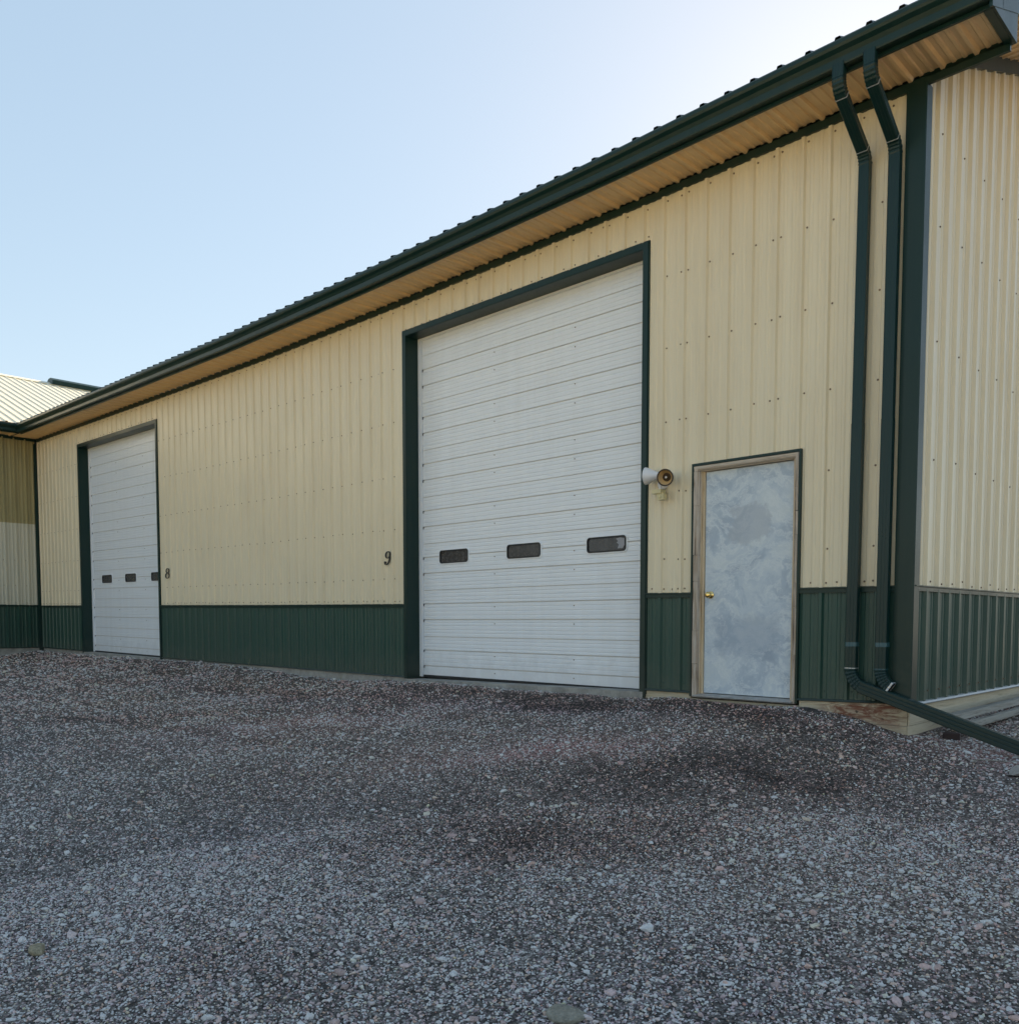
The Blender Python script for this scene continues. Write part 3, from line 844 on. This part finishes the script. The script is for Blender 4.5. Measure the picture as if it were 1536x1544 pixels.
# ---------------------------------------------------------------- downspouts
def fluted(w, d):
    """rectangular pipe section with shallow flutes"""
    P = []; a, b = w/2, d/2
    for (xa, ya, xb, yb) in ((-a, -b, a, -b), (a, -b, a, b), (a, b, -a, b), (-a, b, -a, -b)):
        L_ = math.hypot(xb-xa, yb-ya); nx_, ny_ = (yb-ya)/L_, -(xb-xa)/L_
        k_ = 3 if L_ > .07 else 2
        e = .006
        ux, uy = (xb-xa)/L_, (yb-ya)/L_
        P.append((xa+ux*e, ya+uy*e))
        seg = (L_-2*e)/k_
        for i in range(k_):
            s0 = e+i*seg
            if i: P.append((xa+ux*(s0+.003), ya+uy*(s0+.003)))
            if i < k_-1:
                P.append((xa+ux*(s0+seg-.006), ya+uy*(s0+seg-.006)))
                P.append((xa+ux*(s0+seg-.001)-nx_*.0016, ya+uy*(s0+seg-.001)-ny_*.0016))
        P.append((xb-ux*e, yb-uy*e))
    return P
FL = fluted(.086, .066)
def arc(c, r, a0, a1, n_, plane):
    out = []
    for i in range(n_+1):
        t = R(a0+(a1-a0)*i/n_)
        if plane == 'yz': out.append((c[0], c[1]+r*math.cos(t), c[2]+r*math.sin(t)))
        else: out.append((c[0]+r*math.cos(t), c[1], c[2]+r*math.sin(t)))
    return out
def plain_pleats(n_): return [1.035 if i % 2 else .955 for i in range(n_+1)]
def downspout(x, lean, label, ext):
    d = MB(); ztop = ZS+zo+.03
    yo, yw = -.560, -.068
    # outlet, upper elbow bending back to the wall, sloping run, lower elbow
    path = [(x, yo, ztop), (x, yo, ztop-.10)]
    ang = 58
    r = .12
    d.sweep(path, FL, (1, 0, 0))
    # elbow 1: from straight down to slope towards the wall
    e1 = []
    for i in range(11):
        t = R(ang*i/10); e1.append((x, yo+r*(1-math.cos(t)), ztop-.10-r*math.sin(t)))
    d.sweep(e1, FL, (1, 0, 0), plain_pleats(10))
    dy, dz = math.sin(R(ang)), -math.cos(R(ang))
    p = e1[-1]; need = (yw-r*(1-math.cos(R(ang))))-p[1]; l_ = need/dy
    p2 = (x, p[1]+dy*l_, p[2]+dz*l_)
    d.sweep([p, p2], FL, (1, 0, 0), [.975, .975])
    e2 = []
    for i in range(9):
        t = R(ang*(1-i/8)); e2.append((x, yw-r*(1-math.cos(t)), p2[2]-r*(math.sin(R(ang))-math.sin(t))))
    d.sweep(e2, FL, (1, 0, 0), plain_pleats(8))
    zt2 = e2[-1][2]
    xb_ = x-lean
    zb_ = .425
    d.sweep([(x, yw, zt2), (x-lean*.47, yw, 2.30)], FL, (1, 0, 0), [.975, .975])
    d.sweep([(x-lean*.47, yw, 2.36), (xb_, yw, zb_)], FL, (1, 0, 0), [1.015, 1.0])
    # bottom elbow turning to the right along the wall
    rr_ = .17; ae = 66 if ext else 55
    e3 = []
    for i in range(15):
        t = R(180+ae*i/14); e3.append((xb_+rr_+rr_*math.cos(t), yw-.002, zb_+rr_*math.sin(t)))
    FLy = fluted(.066, .086)
    d.sweep(e3, FLy, (0, 1, 0), [1.05 if i % 2 else .98 for i in range(15)], cap=False)
    if not ext:                  # open, torn mouth
        t = R(180+ae); pe = Vector(e3[-1]); dr = Vector((-math.sin(t), 0, math.cos(t))).normalized()
        dr = Vector((math.sin(R(ae)), 0, -math.cos(R(ae))))
        d.sweep([pe-dr*.004, pe+dr*.012], FLy, (0, 1, 0), [1.06, 1.06], 1, cap=False)
        d.sweep([pe-dr*.06, pe+dr*.010], FLy, (0, 1, 0), [.93, .93], 2, cap=True)
    o = U(d, 'downspout', [M['spout'], M['steel'], M['dark']], bld); o['label'] = label
    # straps and sleeves as sub-parts
    for (pt, sc_, mm, hh) in (((xb_+.004, yw, .615), 1.05, 'tape', .034), ):
        s = MB(); s.sweep([(pt[0], pt[1], pt[2]+hh/2), (pt[0], pt[1], pt[2]-hh/2)], FL, (1, 0, 0), [sc_, sc_]); q = s.build('sleeve', M[mm], None); q.parent = o
    for pt, tt in ((Vector(e1[-1]), Vector((0, dy, dz))), (Vector(p2), Vector((0, dy, dz))), ):
        s = MB(); s.sweep([pt-tt*.003, pt+tt*.003], FL, (1, 0, 0), [1.06, 1.06]); q = s.build('joint_ring', M['steel'], None); q.parent = o
    s = MB(); s.sweep([(xb_, yw, .427), (xb_, yw, .421)], FL, (1, 0, 0), [1.07, 1.07]); q = s.build('joint_ring', M['steel' if ext else 'tape'], None); q.parent = o
    if ext:
        pe = Vector(e3[-1]); pend = Vector((1.06, -.13, -.172))
        s = MB(); v = pend-pe; st = pe+v*.0
        fx = Vector((0, 1, 0)); fx = (fx-v.normalized()*fx.dot(v.normalized())).normalized()
        s.sweep([st-v.normalized()*.02, st+v*.5, pend], fluted(.070, .096), fx, [1.0, 1.0, 1.0], cap=False)
        s.sweep([st+v*.3, pend-v*.01], fluted(.060, .086), fx, [.98, .98], 1, cap=True)
        q = s.build('extension', [M['spout'], M['dark']], None); q.parent = o
downspout(-.405, .020, 'left dark green downspout with a long extension running out past the corner', True)
downspout(-.175, .012, 'right dark green downspout ending in a short open elbow', False)

# ------------------------------------------------------------------ wing
WX = X0
wing = thing('building_wing', 'cream ribbed wing with pale steel roof meeting the long building at its far end', 'building', (-26, -6, .1))
WY0 = -16.0
wo = .215                                  # the wing's heights follow the far end of the long wall
w = MB()
def wpanel(mb, z0, z1, mi=0, rib=-.033):
    ribbed(mb, (WX, WY0, z0), (0, 1, 0), (0, 0, 1), (1, 0, 0), -WY0-.06, z1-z0, rib-WY0, .2333, mi, h=.032, minor=.007)
wpanel(w, 1.17, 3.07)
for i in range(20):
    for z in (1.22, 1.62, 2.2, 3.12): screw(w, (WX+.004, -.033-.2333*i-.05, z), (1, 0, 0), 1)
U(w, 'cladding', [M['wingcream'], M['screw']], wing)
w = MB(); ribbed(w, (WX+.005, WY0, 3.05), (0, 1, 0), (0, 0, 1), (1, 0, 0), -WY0-.06, 1.93, -.033-WY0, .2333, 0, h=.032, minor=.007)
U(w, 'light_panel', M['fibre'], wing)
w = MB(); wpanel(w, .185, 1.15); U(w, 'wainscot', M['green'], wing)
w = MB(); w.prism([(WX, 1.13), (WX+.025, 1.13), (WX+.025, 1.16), (WX+.035, 1.17), (WX, 1.18)], 'y', WY0, -.05)
w.prism([(WX, .175), (WX+.028, .18), (WX+.02, .195), (WX, .2)], 'y', WY0, -.03); U(w, 'wainscot_cap', M['greentrim'], wing)
w = MB(); w.box(WX-.3, WX+.004, WY0, -.02, -.9, .178); U(w, 'foundation', M['concrete'], wing)
ZSW = 4.795+wo
w = MB(); w.box(WX, WX+.03, WY0, -.02, 4.95, ZSW+.003); U(w, 'eave_trim', M['greentrim'], wing)
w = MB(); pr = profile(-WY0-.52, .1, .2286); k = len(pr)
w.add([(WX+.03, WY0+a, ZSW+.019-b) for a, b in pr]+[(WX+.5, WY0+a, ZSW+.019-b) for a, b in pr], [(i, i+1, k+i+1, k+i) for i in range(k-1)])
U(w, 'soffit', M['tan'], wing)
w = MB(); w.box(WX+.495, WX+.512, WY0, -.515, ZSW-.012, ZSW+.20); U(w, 'fascia', M['greentrim'], wing)
w = MB(); w.prism([(WX-y+0.0, z-ZS+ZSW) for y, z in [(-abs(p[0]), p[1]) for p in gp]], 'y', WY0, -.56); U(w, 'gutter', M['greentrim'], wing)
# roof, ridge along y
w = MB(); EX = WX+.575; RXW = -26.55; ZR0 = ZSW+.20
def wroof(x_e, x_r, sgn):
    pr = profile(5.0-WY0, -.1-WY0, .2286, .024, .004, wb=.034, wt=.014); k = len(pr)
    zr = ZR0+SL*abs(x_r-(WX+.575)) if sgn > 0 else ZR0+SL*(EX-RXW)
    w.add([(x_e+b*.36*sgn, WY0+a, ZR0+b*.93) for a, b in pr]+[(x_r+b*.36*sgn, WY0+a, zr+b*.93) for a, b in pr],
          [(i, i+1, k+i+1, k+i) for i in range(k-1)])
wroof(EX, RXW, 1); wroof(2*RXW-EX, RXW, -1)
U(w, 'roof', M['roofcream'], wing)
w = MB(); zr = ZR0+SL*(EX-RXW)
w.prism([(RXW-.22, zr-.05), (RXW, zr+.05), (RXW+.22, zr-.05), (RXW+.2, zr-.07), (RXW-.2, zr-.07)], 'y', WY0, 5)
U(w, 'ridge_cap', M['roofcream'], wing)
w = MB()
w.prism([(RXW-.25, zr-.04), (RXW-.26, zr+.08), (RXW-.1, zr+.17), (RXW+.1, zr+.17), (RXW+.26, zr+.08), (RXW+.25, zr-.04)], 'y', 2.55, 6.5)
U(w, 'ridge_vent', M['greentrim'], wing)
w = MB(); w.add([(WX-13, WY0, -.9), (WX, WY0, -.9), (WX, WY0, 5.0), (WX-13, WY0, 5.0)], [(0, 1, 2, 3)])
w.add([(WX, WY0, 5.), (RXW, WY0, zr-.03), (WX-13, WY0, 5.)], [(0, 1, 2)])
w.add([(WX-13.4, WY0, -.9), (WX-13.4, 5, -.9), (WX-13.4, 5, 5.0), (WX-13.4, WY0, 5.0)], [(0, 1, 2, 3)])
U(w, 'rear_wall', M['cream'], wing)

# ------------------------------------------------------------------ wall numbers
def ribbon(mb, pts, widths, y0, th=.010):
    n_ = len(pts); Lf = []; Rt = []
    for i in range(n_):
        a_ = Vector(pts[max(0, i-1)]); b_ = Vector(pts[min(n_-1, i+1)]); t = (b_-a_).normalized(); nn = Vector((-t.y, t.x))
        p = Vector(pts[i]); Lf.append(p+nn*widths[i]/2); Rt.append(p-nn*widths[i]/2)
    vs = [(p.x, y0-th, p.y) for p in Lf]+[(p.x, y0-th, p.y) for p in Rt]+[(p.x, y0, p.y) for p in Lf]+[(p.x, y0, p.y) for p in Rt]
    fs = []
    for i in range(n_-1):
        fs += [(i, i+1, n_+i+1, n_+i), (i, i+1, 2*n_+i+1, 2*n_+i), (n_+i, n_+i+1, 3*n_+i+1, 3*n_+i)]
    fs += [(0, n_, 3*n_, 2*n_), (n_-1, 2*n_-1, 4*n_-1, 3*n_-1)]
    mb.add(vs, fs)
def ell(cx, cz, rx, rz, a0, a1, n_=28, slant=.12):
    P = []; W_ = []
    for i in range(n_+1):
        t = R(a0+(a1-a0)*i/n_); x_, z_ = rx*math.cos(t), rz*math.sin(t)
        P.append((cx+x_+slant*(cz+z_), cz+z_)); W_.append(.008+.017*abs(math.cos(t))**1.4)
    return P, W_
def put(mb, P, W_, ox, oz, y, s=1.): ribbon(mb, [(ox+p[0]*s, oz+p[1]*s) for p in P], [q*s for q in W_], y)
nine = MB()
P, W_ = ell(0, .045, .036, .042, 0, 360); put(nine, [(p[0]*1.22, p[1]) for p in P], W_, -6.515, 1.606, -.020)
P, W_ = ell(-.014, .012, .052, .092, 28, -118); put(nine, [(p[0]*1.22, p[1]) for p in P], [max(q, .009) for q in W_], -6.515, 1.606, -.0212)
nine.lathe((-6.515-.052, -.020, 1.606-.052), (0, -1, 0), [(0, .017), (.012, .017), (.012, .0005)], 16)
o = nine.build('wall_number', M['black']); tag(o, 'black serif numeral 9 on the cream wall left of the large door', 'number')
eight = MB()
P, W_ = ell(0, .041, .029, .036, 0, 360, slant=.05); put(eight, [(p[0]*1.7, p[1]) for p in P], [q*.85 for q in W_], -12.955, 1.66, -.020, 1.12)
P, W_ = ell(0, -.038, .037, .042, 0, 360, slant=.05); put(eight, [(p[0]*1.7, p[1]) for p in P], [q*.85 for q in W_], -12.955, 1.66, -.0212, 1.12)
o = eight.build('wall_number', M['black']); tag(o, 'black numeral 8 on the cream wall right of the far door', 'number')

# ------------------------------------------------------------------ security light
fl = thing('security_light', 'twin head security light with motion sensor between the large door and the entry door', 'light', (-2.28, -.02, 2.08))
b = MB(); b.lathe((-2.29, -.004, 2.10), (0, -1, 0), [(0, .058), (.022, .058), (.030, .050), (.032, .0005)], 24)
b.lathe((-2.29, -.030, 2.10), (0, -1, 0), [(0, .018), (.05, .016), (.052, .0005)], 12)
U(b, 'base_plate', M['lampwhite'], fl, smooth=False)
def lamp(o, d, amber, k=1.):
    h = MB(); d = Vector(d).normalized(); o = Vector(o)
    h.lathe(o, d, [(0, .0005), (0, .026), (.055, .027), (.062, .030), (.085, .042), (.115, .058), (.150, .070), (.158, .072), (.160, .069)], 32)
    if amber:
        h.lathe(o, d, [(.158, .066), (.150, .063), (.12, .05), (.10, .036)], 32, 1)
        h.lathe(o, d, [(.160, .072), (.166, .070), (.164, .062), (.156, .060)], 32, 2)
        h.lathe(o, d, [(.10, .036), (.10, .022), (.125, .018), (.130, .0005)], 24, 2)
        h.lathe(o, d, [(.131, .010), (.136, .009), (.138, .0005)], 12, 0)
    else:
        h.lathe(o, d, [(.160, .069), (.158, .060), (.150, .03), (.148, .0005)], 32, 0)
    o = Vector(o); h.v = [tuple(o+(Vector(p)-o)*k) for p in h.v]
    return h
h = lamp((-2.235, -.085, 2.165), (-1, -.22, .03), False, 1.15); U(h, 'lamp_head', [M['lampwhite'], M['amber'], M['lampdark']], fl, smooth=True)
h = lamp((-2.205, -.030, 2.155), (.33, -.93, -.20), True, 1.10); U(h, 'lamp_head', [M['lampwhite'], M['amber'], M['lampdark']], fl, smooth=True)
a = MB(); a.lathe((-2.29, -.06, 2.10), (.55, -.3, .1), [(0, .012), (.07, .012)], 10); a.lathe((-2.28, -.07, 2.10), (0, -.2, -1), [(0, .010), (.09, .010)], 10)
U(a, 'knuckle', M['lampwhite'], fl, smooth=True)
s = MB(); s.box(-2.335, -2.235, -.135, -.05, 1.995, 2.032); s.box(-2.285, -2.215, -.12, -.06, 1.935, 1.9945)
s.lathe((-2.25, -.121, 1.962), (0, -1, 0), [(0, .016), (.008, .012), (.011, .0005)], 14)
U(s, 'motion_sensor', M['lampcream'], fl)

# ------------------------------------------------------------------ things at the corner
tl = thing('weathered_timber', 'weathered grey landscape timbers lying along the gable wall behind the downspout extension', 'timber', (.2, 1.8, 0))
def beam(mb, a, b_, w_, h_, seed, seg=14):
    rg = np.random.default_rng(seed); a = Vector(a); b_ = Vector(b_); d = (b_-a); L_ = d.length; d.normalize()
    s_v = d.cross(Vector((0, 0, 1))).normalized(); u_v = s_v.cross(d); vs = []; fs = []
    for i in range(seg+1):
        p = a+d*L_*i/seg
        for cx, cz in ((-1, -1), (-.8, .85), (-.6, 1), (.6, 1), (.85, .8), (1, -1)):
            vs.append(p+s_v*cx*w_/2*(1+rg.normal(0, .015))+u_v*cz*h_/2*(1+rg.normal(0, .02)))
    for i in range(seg):
        for j in range(6): fs.append((i*6+j, i*6+(j+1) % 6, i*6+6+(j+1) % 6, i*6+6+j))
    fs += [tuple(range(6)), tuple(seg*6+j for j in range(6))]; mb.add(vs, fs)
b = MB(); beam(b, (.205, .28, .042), (.205, 4.8, .075), .10, .052, 1); U(b, 'beam', M['timber'], tl)
b = MB(); beam(b, (.285, .42, -.025), (.285, 4.8, .015), .07, .05, 2); U(b, 'beam', M['timber'], tl)
m = mat('dark_wet_brick', (.035, .02, .018), .7); M['brick'] = m
def rock(name, loc, size, seed, matl, label, cat='rock', rot=0., flat=(1, 1, 1), sub=3, rough=.12):
    me = stone_mesh(name, seed, sub, rough, False); me.materials.append(matl)
    o = bpy.data.objects.new(name, me); COL.objects.link(o); o.location = loc
    o.scale = (size*flat[0], size*flat[1], size*flat[2]); o.rotation_euler = (0, 0, rot); tag(o, label, cat); return o
b = MB(); b.box(-.06, .06, -.045, .045, -.03, .035); o = b.build('brick', M['brick']); o.location = (.25, .24, float(gz(.27, .2))+.02); o.rotation_euler = (0, 0, .2)
bv = o.modifiers.new('bevel', 'BEVEL'); bv.width = .006; bv.segments = 2
tag(o, 'dark reddish brick wedged under the near end of the timbers', 'brick')
def rockmat(name, c0, c1, c2):
    m = mat(name, c1, .8, spec=.3); n = N(m)
    n.col(n.ramp(n.noise(3, 7, .7), [(.3, c0), (.52, c1), (.72, c2)])); n.bump(n.noise(7, 6, .7), .5, .06); return m
RG = rockmat('grey_rock', (.16, .155, .13), (.27, .26, .215), (.38, .37, .32))
RT = rockmat('tan_rock', (.18, .16, .11), (.33, .29, .20), (.45, .41, .30))
RD = rockmat('dark_rock', (.025, .024, .026), (.055, .052, .052), (.10, .095, .09))
RC = rockmat('pale_concrete', (.26, .25, .24), (.38, .37, .35), (.48, .47, .45))
rock('rock', (.66, -4.81, float(gz(.66, -4.81))+.008), .075, 91, RG, 'large smooth grey green rock at the bottom edge of the yard', rot=.8, flat=(1, 1, .75))
rock('rock', (-1.47, -5.80, float(gz(-1.47, -5.80))+.012), .052, 92, RT, 'tan fist sized rock in the gravel at lower left', rot=.3)
rock('rock', (-.72, -.13, .045), .135, 93, RD, 'dark flat rock leaning on the stained foundation board beside the entry door', rot=.1, flat=(1, .62, .62))
rock('concrete_chunk', (1.02, -.70, float(gz(1.02, -.70))+.03), .16, 94, RC, 'pale angular concrete chunk below the end of the downspout extension', 'concrete chunk', rot=.5, flat=(1, .7, .55), sub=2)
# dry weed stems by the wall
def weed(x, y, h_, seed, label):
    rg = random.Random(seed); b = MB()
    for i in range(7):
        a_ = rg.uniform(0, 6.28); l_ = h_*rg.uniform(.5, 1.); sp = rg.uniform(.02, .06)
        z0 = float(gz(x, y))-.01; P = []
        for q in range(5):
            t = q/4; P.append(Vector((x+math.cos(a_)*sp*t*t, y+math.sin(a_)*sp*t*t*.5-.004, z0+l_*t)))
        b.sweep(P, [(-.0022, 0), (0, .0015), (.0022, 0)], (1, 0, 0), [1, .9, .8, .6, .15], 0)
    o = b.build('weed', M['weed']); tag(o, label, 'weed'); return o
M['weed'] = mat('dry_grass', (.22, .21, .12), .8)
weed(-10.05, -.05, .20, 1, 'tall dry grass sprig against the green wainscot nearest the numeral 8 door')
weed(-7.55, -.045, .10, 2, 'short dry weed tuft at the exposed foundation left of the large door')
b = MB(); P = [Vector((.62, -.55, 0)), Vector((.72, -.52, .012)), Vector((.82, -.47, .01)), Vector((.95, -.42, .016))]
P = [Vector((p.x, p.y, float(gz(p.x, p.y))+.022+p.z)) for p in P]
b.sweep(P, [(-.004, 0), (0, .004), (.004, 0), (0, -.004)], (0, 0, 1), [.7, 1, .9, .4]); o = b.build('twig', M['timber'])
tag(o, 'pale thin twig on the gravel just in front of the downspout extension', 'twig')
